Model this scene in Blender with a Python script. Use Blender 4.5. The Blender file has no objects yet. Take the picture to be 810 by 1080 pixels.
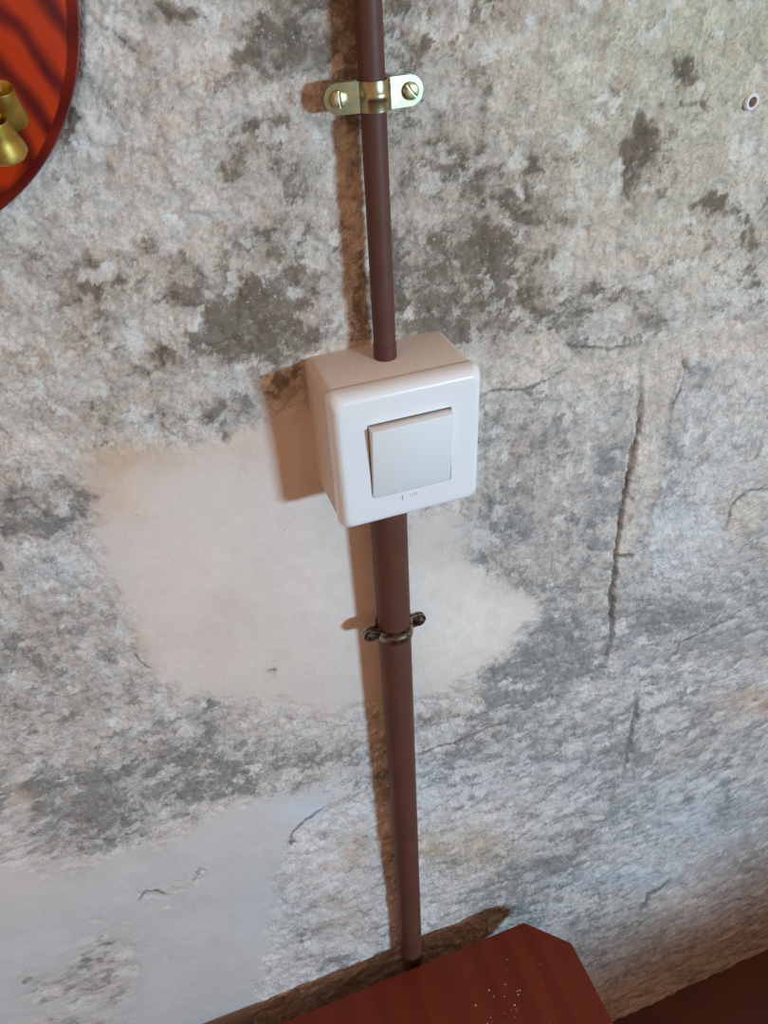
import bpy, bmesh, math, random
import numpy as np
from mathutils import Vector, Matrix

S = bpy.context.scene
COL = S.collection
random.seed(4)
FLOOR = 1.325            # the switch sits 1.325 m above the floor; design numbers are mm from its centre on the wall

def P(x, y, z):          # mm on/near the wall -> metres in the room
    return Vector((x / 1000, y / 1000, z / 1000 + FLOOR))

# ------------------------------------------------------------------ camera
cam = bpy.data.cameras.new('camera')
cam.sensor_fit = 'HORIZONTAL'
cam.sensor_width = 36.0
cam.lens = 808.2 / 810 * 36.0
cam.clip_start = 0.01
camo = bpy.data.objects.new('camera', cam)
COL.objects.link(camo)
right = Vector((0.93965832, -0.33910016, -0.04531353))
up = Vector((0.24302552, 0.56839393, 0.78604513))
fwd = Vector((0.24079209, 0.74962619, -0.61650608))
m = Matrix((right, up, -fwd)).transposed().to_4x4()
m.translation = P(-117.531, -363.8925, 224.5451)
camo.matrix_world = m
S.camera = camo

# ------------------------------------------------------------------ world, lights, exposure
S.view_settings.view_transform = 'Standard'
S.view_settings.look = 'None'
S.view_settings.gamma = 1.0
S.view_settings.use_curve_mapping = False
S.view_settings.exposure = 0.0
w = bpy.data.worlds.new('room_ambience')
S.world = w
w.use_nodes = True
w.node_tree.nodes['Background'].inputs['Color'].default_value = (1.0, 0.60, 0.38, 1)   # timber-warm bounce of the room
w.node_tree.nodes['Background'].inputs['Strength'].default_value = 0.60

def area(name, loc, target, sx, sy, power, color):
    l = bpy.data.lights.new(name, 'AREA')
    l.shape = 'RECTANGLE'
    l.size, l.size_y, l.energy, l.color = sx, sy, power, color
    o = bpy.data.objects.new(name, l)
    COL.objects.link(o)
    o.location = loc
    o.rotation_euler = (target - loc).to_track_quat('-Z', 'Y').to_euler()
    return o
# daylight through a small window across the room, to the right
area('window_daylight', P(950, -1890, 270), P(0, 0, -150), 0.26, 0.14, 37.0, (0.46, 0.78, 1.0))

# ------------------------------------------------------------------ helpers
def tag(o, label=None, cat=None, group=None, kind=None):
    for k, v in (('label', label), ('category', cat), ('group', group), ('kind', kind)):
        if v: o[k] = v
    return o

def empty(name, loc):
    o = bpy.data.objects.new(name, None)
    o.empty_display_size = 0.02
    COL.objects.link(o)
    o.location = loc
    return o

def link(name, verts, faces, mat, parent=None, smooth=35, scale=0.001):
    """one mesh object; verts in mm relative to the parent's origin (or to the switch centre when top-level)"""
    me = bpy.data.meshes.new(name)
    me.from_pydata([(v[0] * scale, v[1] * scale, v[2] * scale) for v in verts], [], faces)
    bm = bmesh.new(); bm.from_mesh(me)
    bmesh.ops.recalc_face_normals(bm, faces=bm.faces)
    bm.to_mesh(me); bm.free()
    if smooth:
        me.polygons.foreach_set('use_smooth', [True] * len(me.polygons))
        me.set_sharp_from_angle(angle=math.radians(smooth))
    me.materials.append(mat)
    o = bpy.data.objects.new(name, me)
    COL.objects.link(o)
    if parent is not None: o.parent = parent
    return o

class MB:
    def __init__(s): s.v = []; s.f = []
    def add(s, v, f):
        b = len(s.v); s.v += [tuple(p) for p in v]; s.f += [tuple(i + b for i in q) for q in f]
    def rings(s, rings, cap0=True, cap1=True, closed=True):
        n = len(rings[0]); v = [p for r in rings for p in r]; f = []
        for i in range(len(rings) - 1):
            for j in range(n if closed else n - 1):
                k = (j + 1) % n
                f.append((i * n + j, i * n + k, (i + 1) * n + k, (i + 1) * n + j))
        if cap0: f.append(tuple(range(n))[::-1])
        if cap1: f.append(tuple(range((len(rings) - 1) * n, len(rings) * n)))
        s.add(v, f)
    def tube(s, a, b, r0, r1=None, n=24, caps=True):
        s.lathe(a, b, [(0, r0), (1, r0 if r1 is None else r1)], n, caps, frac=True)
    def lathe(s, a, b, prof, n=32, caps=True, frac=False):
        """prof: (distance along a->b, radius)"""
        a, b = Vector(a), Vector(b); d = b - a; L = d.length; d.normalize()
        t = Vector((0, 0, 1)) if abs(d.z) < .9 else Vector((1, 0, 0))
        e1 = d.cross(t).normalized(); e2 = d.cross(e1)
        rr = []
        for h, r in prof:
            c = a + d * (h * L if frac else h)
            rr.append([c + e1 * (r * math.cos(2 * math.pi * k / n)) + e2 * (r * math.sin(2 * math.pi * k / n)) for k in range(n)])
        s.rings(rr, caps, caps)
    def box(s, x0, x1, y0, y1, z0, z1, bev=0.0):
        if bev <= 0:
            v = [(x, y, z) for z in (z0, z1) for y in (y0, y1) for x in (x0, x1)]
            s.add(v, [(0, 2, 3, 1), (4, 5, 7, 6), (0, 1, 5, 4), (2, 6, 7, 3), (0, 4, 6, 2), (1, 3, 7, 5)]); return
        bm = bmesh.new()
        bmesh.ops.create_cube(bm, size=1)
        for q in bm.verts:
            q.co = Vector((x0 + (q.co.x + .5) * (x1 - x0), y0 + (q.co.y + .5) * (y1 - y0), z0 + (q.co.z + .5) * (z1 - z0)))
        bmesh.ops.bevel(bm, geom=list(bm.edges), offset=bev, segments=2, affect='EDGES', profile=0.5)
        bm.verts.index_update()
        s.add([q.co[:] for q in bm.verts], [[q.index for q in f.verts] for f in bm.faces]); bm.free()
    def build(s, name, mat, parent=None, smooth=35): return link(name, s.v, s.f, mat, parent, smooth)

def rrect(w, h, r, y, n=8):
    """rounded rectangle in the wall plane (x,z) at depth y, counted the same way every time"""
    pts = []
    for cxs, czs, a0 in ((1, 1, 0), (-1, 1, 90), (-1, -1, 180), (1, -1, 270)):
        for k in range(n + 1):
            a = math.radians(a0 + 90 * k / n)
            pts.append((cxs * (w / 2 - r) + r * math.cos(a), y, czs * (h / 2 - r) + r * math.sin(a)))
    return pts

# ------------------------------------------------------------------ materials
def srgb(r, g, b):
    f = lambda c: (c / 255 / 12.92) if c / 255 <= .04045 else ((c / 255 + .055) / 1.055) ** 2.4
    return (f(r), f(g), f(b), 1)

def mat(name, col, rough=.5, metal=0., coat=0., noise=None, bump=None, spec=None):
    """noise=(scale, colour, amount) blends a second colour in; bump=(scale, strength, distance)"""
    M = bpy.data.materials.new(name); M.use_nodes = True
    N = M.node_tree.nodes; L = M.node_tree.links; B = N['Principled BSDF']
    B.inputs['Base Color'].default_value = col
    B.inputs['Roughness'].default_value = rough
    B.inputs['Metallic'].default_value = metal
    B.inputs['Coat Weight'].default_value = coat
    if spec is not None: B.inputs['Specular IOR Level'].default_value = spec
    tc = N.new('ShaderNodeTexCoord')
    if noise:
        t = N.new('ShaderNodeTexNoise'); t.inputs['Scale'].default_value = noise[0]; t.inputs['Detail'].default_value = 5
        L.new(tc.outputs['Object'], t.inputs['Vector'])
        r = N.new('ShaderNodeValToRGB'); lo, hi = noise[2]
        r.color_ramp.elements[0].position = lo; r.color_ramp.elements[0].color = col
        r.color_ramp.elements[1].position = hi; r.color_ramp.elements[1].color = noise[1]
        L.new(t.outputs['Fac'], r.inputs['Fac']); L.new(r.outputs['Color'], B.inputs['Base Color'])
    if bump:
        t2 = N.new('ShaderNodeTexNoise'); t2.inputs['Scale'].default_value = bump[0]; t2.inputs['Detail'].default_value = 4
        L.new(tc.outputs['Object'], t2.inputs['Vector'])
        b = N.new('ShaderNodeBump'); b.inputs['Strength'].default_value = bump[1]; b.inputs['Distance'].default_value = bump[2]
        L.new(t2.outputs['Fac'], b.inputs['Height']); L.new(b.outputs['Normal'], B.inputs['Normal'])
    return M

def wood(name, c_dark, c_light, scale, rot, dist, rough, coat, band='X', ramp=(.2, .8), stretch=(1, 1, 1), off=(0, 0, 0), fine=.3, spec=.22):
    M = bpy.data.materials.new(name); M.use_nodes = True
    N = M.node_tree.nodes; L = M.node_tree.links; B = N['Principled BSDF']
    B.inputs['Roughness'].default_value = rough; B.inputs['Coat Weight'].default_value = coat
    B.inputs['Coat Roughness'].default_value = .12; B.inputs['Specular IOR Level'].default_value = spec
    tc = N.new('ShaderNodeTexCoord'); mp = N.new('ShaderNodeMapping')
    mp.inputs['Rotation'].default_value = rot; mp.inputs['Scale'].default_value = stretch; mp.inputs['Location'].default_value = off
    L.new(tc.outputs['Object'], mp.inputs['Vector'])
    wv = N.new('ShaderNodeTexWave'); 
    if band[0] == 'R': wv.wave_type = 'RINGS'; wv.rings_direction = band[1]
    else: wv.bands_direction = band
    wv.inputs['Scale'].default_value = scale; wv.inputs['Distortion'].default_value = dist
    wv.inputs['Detail'].default_value = 2.5; wv.inputs['Detail Scale'].default_value = 1.2
    L.new(mp.outputs['Vector'], wv.inputs['Vector'])
    nz = N.new('ShaderNodeTexNoise'); nz.inputs['Scale'].default_value = scale * 6; nz.inputs['Detail'].default_value = 6
    L.new(mp.outputs['Vector'], nz.inputs['Vector'])
    mx = N.new('ShaderNodeMix'); mx.inputs['Factor'].default_value = fine
    L.new(wv.outputs['Fac'], mx.inputs['A']); L.new(nz.outputs['Fac'], mx.inputs['B'])
    r = N.new('ShaderNodeValToRGB')
    r.color_ramp.elements[0].position = ramp[0]; r.color_ramp.elements[0].color = c_dark
    r.color_ramp.elements[1].position = ramp[1]; r.color_ramp.elements[1].color = c_light
    L.new(mx.outputs['Result'], r.inputs['Fac']); L.new(r.outputs['Color'], B.inputs['Base Color'])
    return M

M_PLATE = mat('glossy_white_plastic', srgb(236, 237, 238), .27)
M_ROCK = mat('satin_white_plastic', srgb(231, 233, 234), .4, bump=(900, .05, .0004))
M_BOX = mat('dusty_white_plastic', srgb(216, 202, 190), .6, noise=(700, srgb(238, 226, 212), (.60, .70)))
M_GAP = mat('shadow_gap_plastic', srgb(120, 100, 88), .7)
M_INK = mat('grey_print', srgb(120, 128, 136), .6)
M_PIPE = mat('brown_pvc', srgb(86, 54, 46), .52, spec=.3, noise=(60, srgb(94, 61, 52), (.35, .7)))
M_PIPE2 = mat('brown_pvc_dull', srgb(92, 58, 46), .52, spec=.3, noise=(45, srgb(100, 64, 51), (.35, .7)))
M_WINE = mat('wine_pvc', srgb(86, 40, 44), .4)
M_ZINC = mat('yellow_zinc', srgb(178, 170, 134), .3, 1., noise=(260, srgb(156, 168, 140), (.42, .62)), bump=(180, .12, .0006))
M_ZSCREW = mat('pale_zinc', srgb(206, 198, 160), .42, 1., noise=(400, srgb(170, 165, 120), (.45, .6)))
M_DULL = mat('tarnished_steel', srgb(168, 158, 138), .36, 1., noise=(300, srgb(86, 74, 60), (.45, .65)))
M_DSCREW = mat('tarnished_screw', srgb(125, 116, 105), .4, 1., noise=(500, srgb(80, 70, 60), (.45, .6)))
M_BRASS = mat('brass', srgb(196, 168, 88), .42, 1., noise=(120, srgb(165, 135, 60), (.4, .65)))
M_PLUG = mat('white_wall_plug', srgb(222, 218, 222), .5)
M_RUST = mat('rusty_hole', srgb(120, 84, 62), .8)
M_DUST = mat('pale_dust', srgb(214, 180, 140), .9)
M_TOP = wood('mahogany_top', srgb(94, 34, 16), srgb(122, 46, 22), 9, (0, 0, 0), 3.5, .45, .0, 'X', (.1, .9), (1, .10, 1), fine=.75)
M_LEG = wood('mahogany_frame', srgb(88, 33, 20), srgb(112, 45, 26), 9, (0, 0, 0), 3.5, .45, .1, 'X', (.1, .9), (1, 1, .2))
M_PLAQ = wood('red_varnished_wood', srgb(84, 14, 8), srgb(176, 50, 6), 29, (0, 0, 0), 4.2, .42, .0, 'RY', (.12, .72), (1.0, 1, .68), (-.047, 0, .0395), spec=.1)
M_PLAQE = wood('red_varnished_rim', srgb(84, 14, 10), srgb(116, 26, 12), 14, (0, 0, .2), 4.0, .4, .06, 'Z', (.1, .9), (.5, .5, 1.0))
M_FLOOR = mat('dark_red_floor', srgb(74, 36, 26), .55, noise=(6, srgb(92, 48, 34), (.3, .75)), bump=(40, .2, .002))

# ------------------------------------------------------------------ wall: old stained plaster
# survey of the wall: a plane-to-plane map from wall mm to the sheet the stains were charted on (30-unit squares)
HM = np.array([[1.94976100, -0.651413304, 399.884204], [-0.151042424, -2.20286171, 431.702224], [5.47855795e-4, -1.40268904e-3, 1.0]])

def _hash(ix, iz, seed):
    h = (ix.astype(np.int64) * 374761393 + iz.astype(np.int64) * 668265263 + seed * 1442695041) & 0xFFFFFFFF
    h = ((h ^ (h >> 13)) * 1274126177) & 0xFFFFFFFF
    return ((h ^ (h >> 16)) & 0xFFFF).astype(np.float32) / 65535.0

def noise2(x, z, seed):
    ix = np.floor(x); iz = np.floor(z); fx = (x - ix).astype(np.float32); fz = (z - iz).astype(np.float32)
    ix = ix.astype(np.int64); iz = iz.astype(np.int64)
    ux = fx * fx * fx * (fx * (fx * 6 - 15) + 10); uz = fz * fz * fz * (fz * (fz * 6 - 15) + 10)
    def g(dx, dz):
        a = _hash(ix + dx, iz + dz, seed) * (2 * np.pi)
        return np.cos(a) * (fx - dx) + np.sin(a) * (fz - dz)
    a = g(0, 0); b = g(1, 0); c = g(0, 1); d = g(1, 1)
    return ((a + (b - a) * ux) * (1 - uz) + (c + (d - c) * ux) * uz) * 1.5      # about -1..1

def fbm(x, z, size, octv, seed, gain=.55):
    s = np.zeros_like(x); a = 1.; t = 0.
    for k in range(octv):
        s += a * noise2(x / size + 17.3 * k, z / size - 9.1 * k, seed + k); t += a * a; a *= gain; size /= 2.03
    return s / math.sqrt(t)

def cells(x, z, seed):
    """flakes: for every point the random numbers of its nearest cell and how close it is to the cell's edge"""
    ix = np.floor(x).astype(np.int64); iz = np.floor(z).astype(np.int64)
    d1 = np.full(x.shape, 9., np.float32); d2 = d1.copy(); r = np.zeros(x.shape, np.float32); q = r.copy()
    for dx in (-1, 0, 1):
        for dz in (-1, 0, 1):
            jx, jz = ix + dx, iz + dz
            d = np.hypot(jx + _hash(jx, jz, seed) - x, jz + _hash(jx, jz, seed + 7) - z).astype(np.float32)
            c = d < d1
            d2 = np.where(c, d1, np.minimum(d2, d)); d1 = np.where(c, d, d1)
            r = np.where(c, _hash(jx, jz, seed + 13), r); q = np.where(c, _hash(jx, jz, seed + 29), q)
    return r, q, d2 - d1

def sstep(a, b, x):
    t = np.clip((x - a) / (b - a), 0, 1); return t * t * (3 - 2 * t)

MOULD = '''
222114433555555534111111111
222131214565554321111111111
222111123442544432111112211
222211212122444322211122211
224111124521344432111242111
222111235431344543321252111
222111123231234453431143231
122111112331243345542121242
132112213542253466431111223
244332333553365566432112123
134433436664466565544332123
122422256655455655345343222
212235355543322233233222111
122233123442222222422334221
123223233222222224332333222
111223211111111134343422323
223211111111111134433533222
435200000000000035434533212
445100000000001134434422123
221110000000001234344321123
112210000000000013443332333
333220000000000000144343443
443320000000000000455334443
444321000000000013555233222
333332111111111135543233322
323334353111222344433332323
322344554444443444333443333
355545555443442332222332222
255554420000122222222332132
244443000002222322333222111
133200000010232333442211112
000002211222222344422221122
001221000123232234323222223
002430000132222222222222233
014430000111222233222222333
013320000111222222222222233
'''.split()
MOULD = np.array([[int(c) for c in r] for r in MOULD], np.float32)

def chart(u, v, G):
    """smooth look-up of a 30-unit chart, mirrored past its edges"""
    h, wd = G.shape
    x = u / 30 - .5; y = v / 30 - .5
    def mir(a, n):
        a = np.abs(a); a = np.mod(a, 2 * (n - 1)); return np.where(a > n - 1, 2 * (n - 1) - a, a)
    x = mir(x, wd); y = mir(y, h)
    ix = np.clip(np.floor(x).astype(int), 0, wd - 2); iy = np.clip(np.floor(y).astype(int), 0, h - 2)
    fx = x - ix; fy = y - iy
    fx = fx * fx * (3 - 2 * fx); fy = fy * fy * (3 - 2 * fy)
    return (G[iy, ix] * (1 - fx) + G[iy, ix + 1] * fx) * (1 - fy) + (G[iy + 1, ix] * (1 - fx) + G[iy + 1, ix + 1] * fx) * fy

def poly_sd(u, v, pts):
    """signed distance to a polygon, positive inside"""
    d2 = np.full(u.shape, 1e12, np.float32); ins = np.zeros(u.shape, bool); n = len(pts)
    for i in range(n):
        ax, ay = pts[i]; bx, by = pts[(i + 1) % n]; ex, ey = bx - ax, by - ay
        t = np.clip(((u - ax) * ex + (v - ay) * ey) / (ex * ex + ey * ey), 0, 1)
        d2 = np.minimum(d2, (u - ax - t * ex) ** 2 + (v - ay - t * ey) ** 2)
        if by != ay: ins ^= ((ay > v) != (by > v)) & (u < ax + (v - ay) * ex / (by - ay))
    d = np.sqrt(d2); return np.where(ins, d, -d)

def line_d(u, v, pts):
    d2 = np.full(u.shape, 1e12, np.float32); tt = np.zeros(u.shape, np.float32); n = len(pts) - 1
    for i in range(n):
        ax, ay = pts[i]; bx, by = pts[i + 1]; ex, ey = bx - ax, by - ay
        t = np.clip(((u - ax) * ex + (v - ay) * ey) / (ex * ex + ey * ey), 0, 1)
        q = (u - ax - t * ex) ** 2 + (v - ay - t * ey) ** 2
        c = q < d2; d2 = np.where(c, q, d2); tt = np.where(c, (i + t) / n, tt)
    return np.sqrt(d2), tt

SMOOTH = [   # sound skim-coat left on the wall
    [(72, 485), (130, 472), (210, 470), (280, 440), (335, 425), (420, 430), (432, 600), (436, 740), (330, 752), (270, 742), (190, 735), (150, 700), (128, 640), (105, 595), (95, 545)],
    [(425, 540), (505, 540), (528, 572), (530, 605), (552, 620), (572, 640), (552, 662), (558, 676), (520, 700), (496, 716), (470, 728), (440, 740), (425, 740)],
    [(-60, 915), (40, 905), (90, 900), (180, 878), (235, 852), (300, 832), (388, 812), (365, 832), (318, 872), (300, 915), (290, 960), (262, 1090), (240, 1200), (-60, 1200)],
]
BARE = [     # skim coat gone, sandy undercoat bare
    [(508, 386), (545, 366), (585, 348), (600, 372), (628, 384), (660, 372), (690, 352), (760, 338), (860, 326), (860, 372), (760, 372), (728, 374), (718, 400), (704, 432), (700, 470), (694, 520), (676, 548), (664, 580), (654, 600), (644, 588), (652, 560), (656, 524), (664, 484), (676, 440), (676, 402), (640, 398), (600, 386), (560, 404), (512, 416)],
    [(768, 545), (778, 525), (800, 522), (812, 540), (790, 560), (772, 562)],
]
SLABS = [    # (outline, thickness mm) plaster scales standing proud
    ([(508, 384), (545, 366), (585, 350), (602, 372), (596, 390), (560, 405), (510, 415)], 1.6),
    ([(664, 485), (690, 466), (704, 492), (696, 522), (668, 530), (660, 510)], 1.5),
    ([(722, 372), (900, 366), (900, 520), (780, 516), (752, 560), (700, 610), (678, 570), (700, 500), (706, 440)], 1.3),
    ([(540, 410), (600, 396), (640, 404), (672, 410), (664, 480), (652, 540), (646, 600), (630, 620), (575, 620), (520, 590), (512, 480), (512, 430)], 1.0),
    ([(120, 825), (150, 855), (155, 872), (120, 885), (85, 882)], 1.0),
    ([(560, 975), (700, 700), (780, 650), (900, 600), (1000, 900), (700, 1200)], .8),
]
CRACKS = [   # (line, half-width, depth mm)
    ([(676, 398), (677, 440), (668, 478), (661, 505), (656, 545), (650, 585), (646, 640), (646, 668), (632, 716)], 2.6, 4.0),
    ([(510, 417), (560, 406), (597, 391)], 1.1, 1.2), ([(598, 362), (606, 368), (640, 368), (668, 364)], 1.6, 1.5),
    ([(722, 376), (722, 404), (706, 434)], 1.1, 1.2), ([(767, 556), (772, 536), (790, 518), (812, 518)], 1.6, 1.4),
    ([(700, 702), (720, 678), (742, 668), (776, 650), (812, 628)], 1.5, 1.3), ([(674, 964), (684, 944), (694, 938), (706, 928)], 2.0, 2.0),
    ([(120, 33), (132, 42), (146, 53)], 1.0, .8), ([(650, 590), (662, 586), (668, 584)], 1.8, 1.5),
    ([(0, 530), (30, 528), (45, 540)], 1.4, 1.0), ([(88, 885), (120, 884), (154, 872)], 1.0, 1.0),
    ([(140, 690), (152, 700), (160, 706)], 1.0, .8), ([(146, 948), (154, 938), (166, 937), (178, 941)], 1.3, .3), ([(302, 890), (308, 874), (322, 862), (346, 846)], 1.2, .3),
    ([(428, 800), (470, 785), (520, 765), (545, 760)], 1.2, 1.2), ([(672, 730), (664, 780), (656, 812)], 2.4, 1.6),
]
SPOTS = [    # u, v, half-u, half-v, darkness, of mould and soot
    (76, 132, 6, 15, .95), (717, 75, 13, 11, .8), (672, 148, 17, 20, .85), (666, 180, 8, 26, .6), (726, 107, 10, 6, .6), (738, 113, 6, 5, .45), (700, 112, 8, 5, .35),
    (754, 214, 15, 11, .85), (740, 216, 14, 4, .5), (788, 248, 9, 16, .5), (795, 302, 12, 10, .5), (563, 176, 14, 8, .65), (596, 236, 8, 8, .4),
    (512, 262, 26, 26, .5), (490, 300, 40, 20, .35), (545, 290, 28, 14, .35), (560, 330, 40, 14, .35), (193, 15, 22, 7, .55), (170, 22, 8, 7, .55), (235, 16, 8, 6, .4),
    (262, 60, 20, 12, .5), (300, 40, 24, 18, .4), (340, 60, 24, 14, .4), (262, 135, 18, 12, .6), (244, 180, 18, 8, .45), (275, 190, 14, 9, .3),
    (127, 292, 7, 10, .55), (88, 285, 16, 12, .4), (78, 318, 12, 10, .45), (173, 314, 14, 5, .6), (192, 268, 8, 6, .5), (280, 320, 30, 18, .35), (240, 340, 24, 14, .4),
    (170, 374, 8, 6, .6), (235, 368, 26, 8, .6), (150, 390, 22, 6, .4), (147, 448, 9, 7, .6), (168, 437, 4, 3, .7), (222, 436, 16, 12, .5), (235, 458, 5, 7, .8),
    (62, 548, 34, 9, .65), (88, 520, 12, 8, .5), (10, 552, 14, 14, .5), (12, 518, 5, 3, .7), (1, 596, 3, 4, .9), (62, 653, 6, 5, .5), (40, 690, 26, 12, .25),
    (222, 747, 7, 4, .75), (225, 772, 14, 9, .5), (112, 776, 9, 5, .5), (33, 770, 5, 4, .5), (60, 815, 34, 14, .4), (110, 830, 30, 14, .35), (160, 805, 26, 12, .4), (200, 835, 30, 11, .4), (255, 812, 24, 10, .45), (55, 880, 40, 16, .3),
    (210, 922, 4, 7, .42), (154, 942, 10, 4, .4), (190, 932, 14, 5, .35), (92, 1012, 10, 7, .6), (112, 997, 8, 9, .6), (40, 1045, 22, 12, .4), (30, 1031, 8, 5, .55), (122, 1050, 16, 10, .3), (66, 1040, 22, 9, .35), (60, 1075, 30, 8, .35), (100, 970, 6, 4, .4),
    (305, 888, 5, 5, .6), (292, 928, 9, 14, .4), (310, 980, 14, 10, .4), (352, 800, 34, 14, .3), (300, 812, 40, 12, .35), (290, 706, 8, 4, .6), (350, 1010, 22, 10, .4),
    (640, 490, 16, 22, .55), (650, 450, 9, 14, .4), (622, 560, 8, 16, .5), (598, 665, 30, 16, .45), (560, 690, 20, 18, .5), (530, 715, 24, 10, .5), (610, 700, 26, 14, .4), (710, 655, 36, 16, .45), (706, 472, 8, 12, .4), (736, 400, 16, 14, .4), (550, 350, 30, 10, .3),
    (640, 600, 8, 8, .4), (667, 792, 7, 6, .7), (668, 748, 5, 10, .5), (586, 762, 6, 3, .6), (585, 908, 22, 10, .6), (540, 915, 18, 12, .4), (616, 860, 18, 7, .35), (724, 840, 6, 8, .5), (766, 832, 6, 8, .45), (660, 944, 3, 4, .6), (628, 944, 5, 5, .4), (510, 590, 12, 12, .4), (450, 760, 26, 10, .3), (470, 800, 24, 8, .3),
    (430, 150, 12, 20, .3), (440, 290, 30, 24, .35), (472, 180, 16, 12, .4), (510, 8, 10, 6, .5), (415, 30, 20, 18, .35), (790, 110, 6, 5, .5), (740, 330, 16, 8, .3), (690, 330, 14, 24, .3),
]
TINTS = [ (495, 655, 90, 60, .8, (243, 233, 224)), (340, 600, 70, 70, .5, (236, 222, 213)),  # brighter light on the middle of the skim, painted into its colour
      # u, v, half-u, half-v, amount, colour : ochre bleeds, lime bloom, green algae, some painted light and shade
    (118, 505, 34, 40, .55, (206, 168, 132)), (150, 480, 60, 12, .4, (206, 176, 140)), (255, 470, 34, 20, .35, (214, 184, 164)), (150, 680, 12, 16, .35, (205, 176, 148)), (240, 660, 26, 40, .25, (206, 182, 162)),
    (760, 30, 130, 70, .45, (188, 188, 152)), (640, 90, 160, 90, .22, (200, 196, 164)), (690, 190, 70, 60, .3, (196, 186, 156)), (440, 80, 40, 60, .25, (200, 182, 156)), (560, 120, 60, 60, .2, (205, 190, 165)),
    (30, 836, 16, 10, .6, (206, 172, 116)), (86, 860, 12, 8, .4, (200, 160, 140)), (84, 738, 22, 14, .4, (190, 166, 140)), (38, 642, 18, 12, .45, (196, 160, 138)), (50, 685, 20, 14, .3, (185, 160, 142)), (16, 745, 14, 10, .4, (190, 172, 148)), (245, 770, 10, 12, .3, (206, 170, 150)),
    (555, 480, 20, 44, .45, (190, 158, 136)), (590, 600, 26, 20, .3, (196, 170, 150)), (670, 560, 10, 16, .3, (206, 172, 150)), (796, 740, 34, 14, .6, (205, 160, 126)), (752, 760, 30, 26, .4, (198, 172, 162)), (720, 795, 50, 12, .4, (202, 176, 148)), (505, 895, 34, 24, .45, (206, 184, 150)), (455, 890, 16, 12, .5, (206, 174, 132)), (375, 895, 18, 20, .35, (206, 180, 152)), (360, 965, 24, 16, .4, (200, 180, 156)), (612, 880, 10, 20, .4, (205, 170, 135)), (800, 900, 50, 60, .5, (158, 134, 120)), (700, 1000, 90, 24, .3, (168, 152, 146)),  # last two browns: stain at the wall foot plus its shade painted in
    (780, 555, 12, 14, .5, (212, 176, 152)), (800, 690, 40, 20, .3, (206, 182, 160)),
    (330, 850, 40, 16, .5, (212, 220, 228)), (300, 960, 50, 40, .35, (204, 210, 216)), (470, 820, 60, 24, .4, (210, 216, 224)), (705, 560, 36, 64, .75, (226, 226, 228)), (725, 440, 30, 40, .5, (220, 218, 216)), (660, 690, 30, 20, .4, (206, 210, 222)), (720, 860, 90, 40, .5, (206, 214, 224)), (640, 925, 70, 10, .6, (208, 218, 230)), (600, 800, 60, 30, .3, (206, 210, 218)), (60, 600, 40, 30, .5, (200, 206, 210)), (260, 425, 20, 20, .4, (200, 206, 208)), (40, 410, 40, 14, .3, (206, 208, 206)), (520, 560, 50, 24, .35, (196, 198, 202)), (740, 520, 50, 70, .3, (214, 214, 214)),  # lime bloom; bluish ones low on the wall also carry cool sky light
    (650, 195, 24, 18, .5, (222, 220, 214)), (730, 340, 26, 12, .5, (222, 222, 222)), (56, 278, 18, 14, .55, (214, 214, 210)), (60, 330, 60, 16, .3, (212, 212, 206)), (560, 310, 18, 16, .5, (188, 174, 158)), (600, 330, 24, 20, .3, (190, 180, 164)),
]

def axis(parts):
    a = []
    for x0, x1, st in parts: a.append(np.arange(x0, x1, st))
    return np.concatenate(a + [[parts[-1][1]]])

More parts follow.
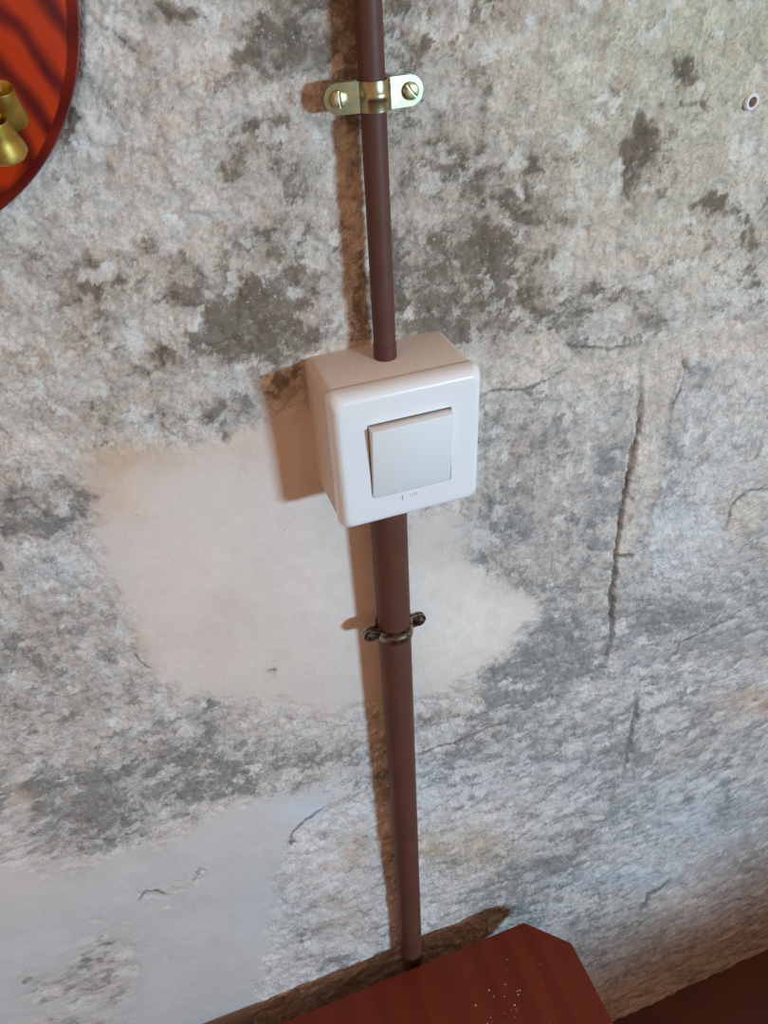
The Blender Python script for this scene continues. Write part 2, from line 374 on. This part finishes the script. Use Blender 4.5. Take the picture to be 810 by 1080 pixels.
def make_wall():
    xs = axis([(-1500, -620, 16.0), (-620, -260, 3.2), (-260, 300, 1.0), (300, 640, 2.2), (640, 1150, 5.0), (1150, 1700, 16.0)])
    zs = axis([(-1325, -800, 3.0), (-800, -420, 1.7), (-420, 225, 1.0), (225, 560, 4.0), (560, 1100, 16.0)])
    X, Z = np.meshgrid(xs, zs); X = X.astype(np.float32); Z = Z.astype(np.float32)
    w_ = HM[2, 0] * X + HM[2, 1] * Z + 1.0
    w_ = np.maximum(w_, .35)
    u0 = ((HM[0, 0] * X + HM[0, 1] * Z + HM[0, 2]) / w_).astype(np.float32)
    v0 = ((HM[1, 0] * X + HM[1, 1] * Z + HM[1, 2]) / w_).astype(np.float32)
    sc = (1.9 / w_).astype(np.float32)                                  # chart units per mm
    wu = fbm(X, Z, 14, 4, 11); wv = fbm(X, Z, 14, 4, 23)
    u = u0 + wu * 3.2 * sc; v = v0 + wv * 3.2 * sc                      # ragged edges
    ub = u0 + wu * 6 * sc; vb = v0 + wv * 6 * sc
    f_lo = fbm(X, Z, 60, 3, 31); f_mid = fbm(X, Z, 15, 5, 41, .62); f_hi = fbm(X, Z, 5, 4, 51, .7); f_dk = fbm(X, Z, 9, 5, 61, .68); f_fine = fbm(X, Z, 2.4, 2, 71, .8)
    # flakes of two sizes, drawn out sideways low on the wall
    sx = 1 + .9 * sstep(-150, -450, Z)
    wx = fbm(X, Z, 7, 4, 131, .7) * 3.4; wz = fbm(X, Z, 7, 4, 141, .7) * 3.4
    c1, k1, e1 = cells((X + wx * 1.5) / (15 * sx), (Z + wz * 1.5) / 15, 3)
    c2, k2, e2 = cells((X + wx) / (6.2 * sx), (Z + wz) / 6.2, 5)
    # sound / bare masks
    sm = np.zeros_like(X)
    for p, so in zip(SMOOTH, (9, 5, 8)): sm = np.maximum(sm, sstep(-so, so + 3, poly_sd(u, v, p) + 5 * f_mid + 2 * f_hi))
    ba = np.zeros_like(X)
    for p in BARE: ba = np.maximum(ba, sstep(-1.5, 1.5, poly_sd(u0 + wu * 1.6 * sc, v0 + wv * 1.6 * sc, p)))
    # mould cover
    rt2 = sstep(40, 160, X) * sstep(-150, -300, Z)
    dens = chart(u, v, MOULD) / 9
    dens = dens * (1 - .75 * ba)
    for (a, b, ra, rb, k) in SPOTS:
        q = ((ub - a) / ra) ** 2 + ((vb - b) / rb) ** 2
        dens = np.maximum(dens, np.where(q < 4, k * np.exp(-q * .62), 0) + .45 * dens)
    dens = np.clip(dens, 0, 1.1)
    sm = sm * (1 - .85 * sstep(.16, .42, dens + .12 * f_mid)); rough = np.clip(1 - sm * .94, 0, 1)
    dens = np.clip(dens + 0.12 * rt2 * rough * (1 - ba), 0, 1.1)
    field = dens * 1.18 + .17 * f_dk + .11 * f_mid + .06 * f_fine + rough * (.34 * (c1 - .5) + .36 * (c2 - .5)) + .01
    cover = sstep(.36, .66, field) * (1 - .55 * sm)
    stain = np.clip(dens * 1.2, 0, 1) ** 1.3
    # colour
    up_ = sstep(-40, 60, Z)[..., None]                                  # brownish mould above, grey below
    rt = sstep(20, 140, X)[..., None]
    def c(r, g, b): return np.array(srgb(r, g, b)[:3], np.float32)
    lo_ = sstep(-200, -420, Z)[..., None]
    base = c(212, 199, 188) * up_ + (1 - up_) * (c(212, 200, 192) * (1 - lo_) + c(232, 221, 217) * lo_)
    base = base * (1 - .25 * rt * up_) + c(208, 199, 178) * .25 * rt * up_
    base = base * (1.10 + .10 * f_mid[..., None] + .07 * f_hi[..., None] + .05 * f_lo[..., None])
    skim = c(226, 210, 200) * (1 - lo_) + c(212, 206, 204) * lo_
    skim = skim * (1 + .05 * f_lo[..., None] + .02 * f_mid[..., None] + .025 * f_hi[..., None])
    colr = base * (1 - sm[..., None]) + skim * sm[..., None]
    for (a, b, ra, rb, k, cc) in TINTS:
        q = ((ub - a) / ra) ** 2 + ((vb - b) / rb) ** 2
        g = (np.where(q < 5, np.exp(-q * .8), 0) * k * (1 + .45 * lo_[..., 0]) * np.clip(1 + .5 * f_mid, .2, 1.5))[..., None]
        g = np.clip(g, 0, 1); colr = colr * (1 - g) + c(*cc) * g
    bare = c(214, 198, 183) * (1 + .12 * f_hi[..., None])
    pits = sstep(.75, 1.15, fbm(X, Z, 4.4, 2, 81, .6))
    colr = colr * (1 - .75 * ba[..., None]) + bare * .75 * ba[..., None]
    colr = colr * (1 - (.6 * pits * ba)[..., None])
    tone = rough * (.15 * (k1 - .5) + .24 * (k2 - .5))
    colr = colr * (1 + tone[..., None])
    warm = (sstep(.72, .9, k1) * .30 + sstep(.8, .95, c2) * .22) * rough * (1 - ba)
    colr = colr * (1 - warm[..., None]) + c(186, 160, 140) * warm[..., None]
    edge = (sstep(.12, .0, e1) * .22 + sstep(.14, .0, e2) * .14) * rough
    colr = colr * (1 - edge[..., None])
    # lime bloom: white crusts where the mould is broken
    blo = sstep(.55, 1.25, fbm(X, Z, 8, 4, 91, .65) + .25 * f_lo)[..., None] * (1 - sm[..., None]) * .45
    colr = colr * (1 - blo) + c(224, 222, 218) * blo
    wh = (sstep(.12, .02, c2) * .75 + sstep(.14, .05, c1) * .45) * rough * (1 - ba) * np.clip(.75 + .5 * f_hi, .1, 1)
    wh = np.clip(wh, 0, .85)[..., None]
    # mould: a broad stain plus broken dark cover
    st = c(142, 126, 108) * up_ + (1 - up_) * c(160, 154, 148)
    dk = c(98, 88, 76) * up_ + (1 - up_) * (c(122, 118, 114) * (1 - rt) + c(134, 132, 132) * rt)
    brown = sstep(-.2, .8, f_lo - .15 * X / 200)[..., None] * up_
    dk = dk * (1 - .35 * brown) + c(112, 88, 64) * .35 * brown
    s_ = (stain * .82 * np.clip(1 + .35 * f_mid, .3, 1.6))[..., None]; s_ = np.clip(s_, 0, .85)
    colr = colr * (1 - s_) + st * s_
    # specks on the sound coat
    sp = sstep(.92, 1.2, fbm(X, Z, 4.2, 2, 101, .6)) * sm
    colr = colr * (1 - .5 * sp[..., None])
    colr = colr * (1 - wh) + c(228, 222, 215) * wh                      # white lime scales, free of mould
    # relief, mm out of the wall
    H = rough * (1.25 * f_mid + .60 * f_hi + .30 * f_fine) + .10 * f_hi * sm + 1.5 * f_lo * (.35 + .65 * rough)
    scale_ = np.floor(fbm(X, Z, 22, 3, 111, .5) * 2.4)                  # flaking coats of limewash
    H += .45 * rough * scale_ + rough * (1.1 * (c1 - .5) + 1.0 * (c2 - .5)) * (1 - .5 * ba)
    low = sstep(-150, -620, Z); H += low * rough * 1.6 * fbm(X, Z, 38, 3, 121)
    H -= cover * .5 + .9 * ba + .9 * pits * ba
    H += sm * .5 + 4.5 * sstep(90, 190, Z) * sstep(-190, -60, X) * sstep(240, 80, X) + 5.0 * sstep(-230, -600, Z) * sstep(-420, -60, X) * sstep(-1250, -900, Z) * sstep(420, 120, X)   # the old wall bellies out
    for p, t in SLABS:
        H += t * sstep(-.8, .8, poly_sd(u0 + wu * 1.5 * sc, v0 + wv * 1.5 * sc, p))
    for ln, hw, dp in CRACKS:
        d, t = line_d(u0 + wu * 1.3 * sc, v0 + wv * 1.3 * sc, ln)
        k = sstep(hw * 1.5, hw * .35, d + hw * .5 * f_hi) * np.clip(4 * np.minimum(t, 1 - t) + .35, 0, 1)
        H -= dp * k; colr = colr * (1 - .62 * k[..., None])
    H = np.clip(H, -6, 8)
    keep = np.maximum(np.abs(X) - 43, np.abs(Z) - 43); H = np.where(keep < 6, np.minimum(H, .6) * sstep(-2, 6, keep), H)   # flat where the box is screwed on
    r_ = np.sqrt((X + 199) ** 2 + (Z - 218) ** 2); H = np.where(r_ < 92, np.minimum(H, 0.), H)
    H = np.where(np.abs(X + 3) < 16, np.minimum(H, np.where(Z < -250, 6.0, 5.2)), H)
    n, m_ = X.shape
    co = np.empty((n, m_, 3), np.float32); co[..., 0] = X / 1000; co[..., 1] = -H / 1000; co[..., 2] = Z / 1000 + FLOOR
    idx = np.arange(n * m_, dtype=np.int32).reshape(n, m_)
    quads = np.stack([idx[:-1, :-1], idx[:-1, 1:], idx[1:, 1:], idx[1:, :-1]], -1).reshape(-1, 4)
    me = bpy.data.meshes.new('wall_back')
    me.vertices.add(n * m_); me.vertices.foreach_set('co', co.ravel())
    me.loops.add(quads.size); me.loops.foreach_set('vertex_index', quads.ravel())
    me.polygons.add(len(quads)); me.polygons.foreach_set('loop_start', np.arange(0, quads.size, 4, dtype=np.int32))
    me.polygons.foreach_set('use_smooth', np.ones(len(quads), bool))
    me.update(calc_edges=True)
    ca = me.color_attributes.new('stain', 'FLOAT_COLOR', 'POINT')
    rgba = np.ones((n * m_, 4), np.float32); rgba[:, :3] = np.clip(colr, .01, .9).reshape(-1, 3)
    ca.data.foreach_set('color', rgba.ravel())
    dka = me.color_attributes.new('mould_colour', 'FLOAT_COLOR', 'POINT')
    rgba[:, :3] = np.clip(np.broadcast_to(dk, colr.shape), .01, .9).reshape(-1, 3); dka.data.foreach_set('color', rgba.ravel())
    fa = me.attributes.new('mould_field', 'FLOAT', 'POINT'); fa.data.foreach_set('value', (field - .4 * sm).astype(np.float32).ravel())
    ra = me.attributes.new('coarse', 'FLOAT', 'POINT'); ra.data.foreach_set('value', (.12 + .88 * rough).astype(np.float32).ravel())
    M = bpy.data.materials.new('stained_lime_plaster'); M.use_nodes = True
    N = M.node_tree.nodes; L = M.node_tree.links; B = N['Principled BSDF']
    B.inputs['Roughness'].default_value = .92; B.inputs['Specular IOR Level'].default_value = .15
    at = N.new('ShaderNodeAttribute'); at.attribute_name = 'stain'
    cr = N.new('ShaderNodeAttribute'); cr.attribute_name = 'coarse'
    tc = N.new('ShaderNodeTexCoord')
    n1 = N.new('ShaderNodeTexNoise'); n1.inputs['Scale'].default_value = 640; n1.inputs['Detail'].default_value = 6; n1.inputs['Roughness'].default_value = .8
    L.new(tc.outputs['Object'], n1.inputs['Vector'])
    mr = N.new('ShaderNodeMapRange'); mr.inputs['From Min'].default_value = .3; mr.inputs['From Max'].default_value = .7
    mr.inputs['To Min'].default_value = -.30; mr.inputs['To Max'].default_value = .26
    L.new(n1.outputs['Fac'], mr.inputs['Value'])
    mu = N.new('ShaderNodeMath'); mu.operation = 'MULTIPLY_ADD'; mu.inputs[2].default_value = 1.0
    L.new(mr.outputs['Result'], mu.inputs[0]); L.new(cr.outputs['Fac'], mu.inputs[1])
    vm = N.new('ShaderNodeVectorMath'); vm.operation = 'SCALE'
    L.new(at.outputs['Color'], vm.inputs[0]); L.new(mu.outputs['Value'], vm.inputs['Scale'])
    # mould grows in grains: the charted field broken up at millimetre scale
    def nz(sc, det, ro):
        t = N.new('ShaderNodeTexNoise'); t.inputs['Scale'].default_value = sc; t.inputs['Detail'].default_value = det; t.inputs['Roughness'].default_value = ro
        L.new(tc.outputs['Object'], t.inputs['Vector']); return t.outputs['Fac']
    def ma(op, a, b, c=None):
        t = N.new('ShaderNodeMath'); t.operation = op
        for k, q in enumerate((a, b, c)):
            if q is None: continue
            if isinstance(q, (int, float)): t.inputs[k].default_value = q
            else: L.new(q, t.inputs[k])
        return t.outputs['Value']
    fd = N.new('ShaderNodeAttribute'); fd.attribute_name = 'mould_field'
    dc = N.new('ShaderNodeAttribute'); dc.attribute_name = 'mould_colour'
    fld = ma('ADD', fd.outputs['Fac'], ma('MULTIPLY', ma('SUBTRACT', nz(230, 7, .78), .5), 1.5))
    cm = N.new('ShaderNodeMapRange'); cm.interpolation_type = 'SMOOTHSTEP'
    cm.inputs['From Min'].default_value = .36; cm.inputs['From Max'].default_value = .84; cm.inputs['To Max'].default_value = .76
    L.new(fld, cm.inputs['Value'])
    mx = N.new('ShaderNodeMix'); mx.data_type = 'RGBA'
    L.new(cm.outputs['Result'], mx.inputs['Factor']); L.new(vm.outputs['Vector'], mx.inputs['A']); 
    dv = N.new('ShaderNodeVectorMath'); dv.operation = 'SCALE'
    L.new(dc.outputs['Color'], dv.inputs[0]); L.new(ma('MULTIPLY_ADD', nz(140, 6, .75), 2.6, -.22), dv.inputs['Scale'])
    L.new(dv.outputs['Vector'], mx.inputs['B'])
    # pale crumbs of lime and dark pits
    wm = N.new('ShaderNodeMapRange'); wm.interpolation_type = 'SMOOTHSTEP'
    wm.inputs['From Min'].default_value = .60; wm.inputs['From Max'].default_value = .70; wm.inputs['To Max'].default_value = .55
    L.new(nz(330, 4, .7), wm.inputs['Value'])
    wmx = N.new('ShaderNodeMix'); wmx.data_type = 'RGBA'; wmx.inputs['B'].default_value = srgb(232, 226, 218)
    L.new(ma('MULTIPLY', wm.outputs['Result'], cr.outputs['Fac']), wmx.inputs['Factor']); L.new(mx.outputs['Result'], wmx.inputs['A'])
    L.new(wmx.outputs['Result'], B.inputs['Base Color'])
    n2 = N.new('ShaderNodeTexNoise'); n2.inputs['Scale'].default_value = 420; n2.inputs['Detail'].default_value = 5; n2.inputs['Roughness'].default_value = .7
    L.new(tc.outputs['Object'], n2.inputs['Vector'])
    bp = N.new('ShaderNodeBump'); bp.inputs['Distance'].default_value = .0013
    ms = N.new('ShaderNodeMath'); ms.operation = 'MULTIPLY'; ms.inputs[1].default_value = .6
    L.new(cr.outputs['Fac'], ms.inputs[0]); L.new(ms.outputs['Value'], bp.inputs['Strength'])
    L.new(n2.outputs['Fac'], bp.inputs['Height']); L.new(bp.outputs['Normal'], B.inputs['Normal'])
    me.materials.append(M)
    o = bpy.data.objects.new('wall_back', me); COL.objects.link(o)
    tag(o, kind='structure')
make_wall()

fl = MB(); fl.box(-2600, 2600, -3600, 40, -1425, -1325)
o = link('floor', [(x, y, z + 1325) for x, y, z in fl.v], fl.f, M_FLOOR, smooth=0); o.location = (0, 0, 0); tag(o, kind='structure')
# unseen half-height wall, added to keep the daylight off the back wall's foot
fw_ = MB(); fw_.box(-2600, 2600, -1890, -1300, 0, 1212, 4)
o = link('unseen_blocker_wall', fw_.v, fw_.f, mat('warm_plaster', srgb(190, 170, 150), .9, bump=(30, .3, .003)), smooth=0); tag(o, kind='structure')

# ------------------------------------------------------------------ side table with clipped corners
TZ = -662.0
tb = empty('side_table', (0, 0, 0)); tb.location = P(-90, -234, -1325)
tag(tb, 'reddish brown wooden side table with a clipped corner, below the lower pipe', 'table')
def T(x, y, z): return (x + 90, y + 234, z + 1325)
x0, x1, y0, y1, ch, th = -344, 159.5, -438, -38.6, 37.5, 20
outl = [(x0 + ch, y1), (x1 - ch, y1), (x1, y1 - ch), (x1, y0 + ch), (x1 - ch, y0), (x0 + ch, y0), (x0, y0 + ch), (x0, y1 - ch)]
def inset(d):
    cx_, cy_ = (x0 + x1) / 2, (y0 + y1) / 2
    sx, sy = 1 - 2 * d / (x1 - x0), 1 - 2 * d / (y1 - y0)
    return [(cx_ + (x - cx_) * sx, cy_ + (y - cy_) * sy) for x, y in outl]
b = MB()
b.rings([[T(x, y, z) for x, y in inset(d)] for z, d in ((TZ - th, 1.5), (TZ - th + 1.5, 0), (TZ - 1.6, 0), (TZ - .5, .5), (TZ, 1.6))])
b.build('table_top', M_TOP, tb, 40)
for nm, bx in (('apron', (x0 + 60, x1 - 60, y1 - 55, y1 - 37)), ('apron', (x0 + 60, x1 - 60, y0 + 37, y0 + 55)), ('apron', (x0 + 37, x0 + 55, y0 + 60, y1 - 60)), ('apron', (x1 - 55, x1 - 37, y0 + 60, y1 - 60))):
    b = MB(); a = T(bx[0], bx[2], TZ - th - 90); c_ = T(bx[1], bx[3], TZ - th)
    b.box(a[0], c_[0], a[1], c_[1], a[2], c_[2], 1.0); b.build(nm, M_LEG, tb)
for lx in (x0 + 50, x1 - 50):
    for ly in (y0 + 50, y1 - 50):
        b = MB()
        rr = []
        for z, hw in ((-1325, 11), (-1323, 12), (TZ - th - 100, 18), (TZ - th, 18)):
            rr.append([T(lx + sx * hw, ly + sy * hw, z) for sx, sy in ((1, 1), (-1, 1), (-1, -1), (1, -1))])
        b.rings(rr); b.build('leg', M_LEG, tb, 30)
b = MB(); rnd = random.Random(9)
for k in range(46):      # crumbs of plaster fallen on the top
    if k < 28: px, py = rnd.gauss(62, 16), rnd.gauss(-118, 22)
    else: px, py = rnd.uniform(-60, 140), rnd.uniform(-190, -50)
    s_ = rnd.choice((.35, .5, .7, 1.0)); bx = T(px, py, TZ)
    vv = [(bx[0] + s_ * math.cos(a) * rnd.uniform(.6, 1.3), bx[1] + s_ * math.sin(a) * rnd.uniform(.6, 1.3), bx[2] - .05) for a in (0, 1.25, 2.5, 3.8, 5.0)]
    b.add(vv + [(bx[0], bx[1], bx[2] + s_ * .7)], [(0, 1, 5), (1, 2, 5), (2, 3, 5), (3, 4, 5), (4, 0, 5), (4, 3, 2, 1, 0)])
tag(b.build('plaster_crumbs', M_DUST, tb, 0), kind='stuff')

# ------------------------------------------------------------------ light switch in its surface box
sw = empty('light_switch', P(0, 0, 0))
tag(sw, 'white square rocker light switch in a deep surface box on the stained wall', 'light switch')
b = MB()
b.rings([rrect(80.5, 82, 5, 2.0), rrect(80.5, 82, 5, -40.2), rrect(79.5, 81, 4.5, -41.0)])
b.build('mounting_box', M_BOX, sw)
b = MB(); R_ = 6.5; D = 50.2; rg = []
rg.append(rrect(76, 76.6, 5, -40.8)); rg.append(rrect(82, 82.6, 4, -40.8)); rg.append(rrect(82, 82.6, 4, -42.2))
for k in range(1, 9):
    a = math.radians(90 * k / 8); ins = 4.8 * (1 - math.cos(a))
    rg.append(rrect(82 - 2 * ins, 82.6 - 2 * ins, 4.0 + 2.4 * math.sin(a) - ins * .55, -42.2 - (D - 42.2) * math.sin(a)))
rg += [rrect(82 - 13.6, 82.6 - 13.6, 2.2, -D), rrect(47.2, 47.2, 1.4, -D), rrect(46.4, 46.4, 1.2, -D), rrect(45.8, 45.8, 1.0, -D + .4), rrect(45.8, 45.8, 1.0, -D + 5.0)]
b.rings(rg, True, False); b.build('frame', M_PLATE, sw, 50)
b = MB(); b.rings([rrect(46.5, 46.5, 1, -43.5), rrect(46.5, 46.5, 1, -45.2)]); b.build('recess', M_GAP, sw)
b = MB(); b.box(-22.2, 22.2, -4.5, 3.0, -22.2, 22.2, .5)
tl = math.atan2(4.9, 44)
v = []
for x, y, z in b.v:
    zz = z + 22.2
    v.append((x, -D - .4 + (y + 4.5) - zz * math.sin(tl), -22.2 + zz * math.cos(tl)))
v = [(x, y, z - .2) for x, y, z in v]
link('rocker', v, b.f, M_ROCK, sw)
b = MB()                 # worn print under the rocker: one tall stroke, then a faint short row
b.box(-6.0, -5.5, -D - .03, -D + .2, -28.6, -25.4)
for k, (dx, h) in enumerate(((-1.2, 1.4), (.2, 1.9), (1.3, 1.9), (2.4, 1.6))):
    b.box(dx, dx + .28, -D - .02, -D + .2, -27.4, -27.4 + h)
tag(b.build('print_mark', M_INK, sw, 0), 'tiny worn grey print')

# ------------------------------------------------------------------ pipes
def pipe(name, x, yy, r, z0, z1, material, label, wall_th=1.4):
    base = P(x, -yy, z0); t = empty(name, base); tag(t, label, 'pipe', None)
    b = MB(); L_ = z1 - z0
    b.lathe((0, 0, 0), (0, 0, L_), [(4, r - wall_th), (.0, r - wall_th), (0, r - .5), (.4, r)] + [(L_ * k / 24, r) for k in range(1, 24)] + [(L_, r)], 40)
    b.build('tube', material, t); return t
p1 = pipe('conduit_pipe', -.4, 16.8, 5.75, 40.5, 520, M_PIPE, 'thin brown plastic conduit pipe running up from the top of the light switch')
b = MB(); b.lathe((0, 0, .5), (0, 0, 8.5), [(0, 6.1), (7.6, 6.1), (8, 5.6)], 36); tag(b.build('end_sleeve', M_WINE, p1), 'dark wine red sleeve')
p2 = pipe('conduit_pipe', -4.0, 18.6, 11.3, -703, -40.5, M_PIPE2, 'thick brown conduit pipe running down from the light switch to behind the table')

# ------------------------------------------------------------------ pipe clamps: two half shells, ears, screws, stud in the wall
def strip_mesh(path, hws, th, sgn):
    """bent strap: path of (x,y), half widths along z; thickness th to the outside; three-lobed rib over the bend"""
    across = (-1, -.45, -.2, 0, .2, .45, 1)
    n = len(path); V = []; F = []
    for i in range(n):
        a = path[max(i - 1, 0)]; c_ = path[min(i + 1, n - 1)]
        dx, dy = c_[0] - a[0], c_[1] - a[1]; l = math.hypot(dx, dy) or 1
        nx, ny = (dy / l, -dx / l)
        bend = hws[i][1]
        for side in (0, 1):
            for q in across:
                rib = (.9 if q == 0 else .55 if abs(q) == .2 else 0) * bend
                o_ = side * th + rib
                V.append((path[i][0] + nx * o_ * sgn, path[i][1] + ny * o_ * sgn, q * hws[i][0]))
    k = len(across); w2 = 2 * k
    for i in range(n - 1):
        for s0 in (0, k):
            for j in range(k - 1):
                F.append((i * w2 + s0 + j, i * w2 + s0 + j + 1, (i + 1) * w2 + s0 + j + 1, (i + 1) * w2 + s0 + j))
        for e in (0, k - 1):
            F.append((i * w2 + e, (i + 1) * w2 + e, (i + 1) * w2 + k + e, i * w2 + k + e))
    for i in (0, n - 1):
        for j in range(k - 1): F.append((i * w2 + j, i * w2 + j + 1, i * w2 + k + j + 1, i * w2 + k + j))
    return V, F

def clamp(x, z, yc, r, E, hw, ms, mscrew, label, hr, roll=0.0, slots=(0.1, .6), lean=0.0):
    t = empty('pipe_clamp', P(x, 0, z)); tag(t, label, 'pipe clamp')
    t.rotation_euler = (0, roll, 0)
    for nm, sgn, gap in (('front_strap', -1, .5), ('back_strap', 1, .5)):
        path = []; hws = []
        def put(px, py, h, bend=0.): path.append((px, py + (lean * (-px - r - 2.2) if px < -r - 2.2 else 0))); hws.append((h, bend))   # the left ear is bent back a little
        ye = -yc + sgn * gap
        for k in range(7):
            a = math.radians(90 * k / 6); put(-E + hw * (1 - math.cos(a)), ye, max(hw * math.sin(a), .6))
        put(-r - 2.2, ye, hw)
        for k in range(17):
            a = math.radians(8 + 164 * k / 16)
            put(-(r + .25) * math.cos(a), -yc + sgn * (r + .25) * math.sin(a), hw * .97, min(1, math.sin(a) * 1.6) * (1 if sgn < 0 and 4 <= k <= 12 else 0))
        put(r + 2.2, ye, hw)
        for k in range(7):
            a = math.radians(90 - 90 * k / 6); put(E - hw * (1 - math.cos(a)), ye, max(hw * math.sin(a), .6))
        V, F = strip_mesh(path, hws, 1.3, 1 if sgn < 0 else -1)
        link(nm, V, F, ms, t, 40)
    for i, sx in enumerate((-1, 1)):
        xc = sx * (E - hw * .98); yb = -yc - 1.9 + (lean * (-xc - r - 2.2) if sx < 0 else 0)
        s = MB()
        s.tube((xc, yb, 0), (xc, -yc + 4.5, 0), hr * .55, n=14)
        s.lathe((xc, yb, 0), (xc, yb - 1.5, 0), [(0, hr), (1.1, hr), (1.5, hr * .93)], 28)
        a0 = slots[i]; ca, sa = math.cos(a0), math.sin(a0); g = hr * .15
        for sd in (-1, 1):   # slotted head: two D-shaped lands with the groove between them
            al = math.asin(g / (hr * .93)); n_ = 12; rings = []
            for d_, k_ in ((1.4, .93), (2.1, .86), (2.5, .6)):
                pts = []
                for q in range(n_ + 1):
                    an = al + (math.pi - 2 * al) * q / n_
                    lx, lz = hr * k_ * math.cos(an), max(hr * k_ * math.sin(an), g)
                    lx, lz = lx, lz * sd
                    pts.append((xc + lz * ca - lx * sa, yb - d_, lz * sa + lx * ca))
                rings.append(pts)
            s.rings(rings)
        s.build('screw', mscrew, t, 30)
    s = MB(); s.tube((0, 3, 0), (0, -yc + r + 1.2, 0), 2.6, n=14); s.lathe((0, -yc + r + 3.6, 0), (0, -yc + r + 1.2, 0), [(0, 4.4), (2.4, 4.4)], 6)
    s.build('wall_stud', mscrew, t)
    return t
clamp(.2, 163.3, 16.8, 5.75, 21.9, 6.1, M_ZINC, M_ZSCREW, 'shiny yellowish pipe clamp with slotted screws on the thin upper pipe', 3.6, math.radians(-.6), (.05, .7), .17)
clamp(-4.0, -159.5, 18.6, 11.3, 22.6, 5.2, M_DULL, M_DSCREW, 'small tarnished grey pipe clamp on the thick lower pipe', 3.5, math.radians(-1.5), (.9, .4))

# ------------------------------------------------------------------ round plaque with brass
pq = empty('wooden_plaque', P(-199, 0, 218.2))
tag(pq, 'round red varnished wooden plaque with brass fitting at the upper left of the wall', 'plaque')
b = MB(); b.lathe((0, 0, 0), (0, -20, 0), [(0, 89.5), (.0, 90.2), (13.0, 90.6), (15.0, 90.3), (17.5, 89.6), (20.6, 86.2), (21.0, 85.2)], 128); b.build('rim', M_PLAQE, pq, 25)
b = MB(); b.lathe((0, -19.5, 0), (0, -23, 0), [(0, 86.0), (1.5, 86.0), (2.1, 85.4), (2.3, 84.4)], 128); b.build('face', M_PLAQ, pq, 25)
b = MB(); b.lathe((0, -21.7, 0), (0, -30, 0), [(0, 40), (2.0, 40), (3.2, 38.5), (4, 30), (5, 12)], 64); b.build('brass_plate', M_BRASS, pq, 30)
def cup(c0, c1, prof, name):
    s = MB(); s.lathe(c0, c1, prof, 36, caps=False)
    return s.build(name, M_BRASS, pq, 40)
# little flared brass cups, open at the top, standing in front of the face
cup((55.8, -36, -36.0), (56.0, -30, -48.5), [(11.5, .5), (.6, 3.6), (0, 4.2), (-.1, 4.6), (.5, 4.8), (4, 5.0), (8, 5.6), (11, 6.2), (12.6, 6.0), (13.6, 4.6), (14, .5)], 'brass_cup')
cup((50.8, -40, -44.5), (51.0, -34, -60.0), [(12.5, .5), (.6, 4.0), (0, 4.6), (-.1, 5.0), (.5, 5.2), (4, 5.6), (7, 6.5), (10, 7.7), (12, 8.1), (13.2, 7.4), (14.2, 5), (14.5, .5)], 'brass_cup')
s = MB(); s.tube((30, -22, -30), (54, -36, -46), 3.2, n=16); s.tube((30, -22, -30), (52, -38, -54), 3.2, n=16); s.build('brass_arm', M_BRASS, pq)

# ------------------------------------------------------------------ old wall plug
wp = empty('wall_plug', P(216.5, 0, 136.2))
tag(wp, 'small white plastic wall plug in a rusty hole near the right edge', 'wall plug')
b = MB(); b.lathe((0, 4, 0), (0, -1.8, 0), [(0, 3.2), (4.6, 3.2), (4.6, 4.6), (6.0, 4.4), (6.6, 3.8), (6.6, 2.5), (4.0, 2.4), (3.9, .1)], 28); b.build('sleeve', M_PLUG, wp)
b = MB(); b.lathe((.4, -.2, -.2), (.4, -2.6, -.2), [(0, 2.1), (2.0, 2.1), (2.4, 1.5)], 16); tag(b.build('screw_stub', M_RUST, wp), 'rusty screw stub')
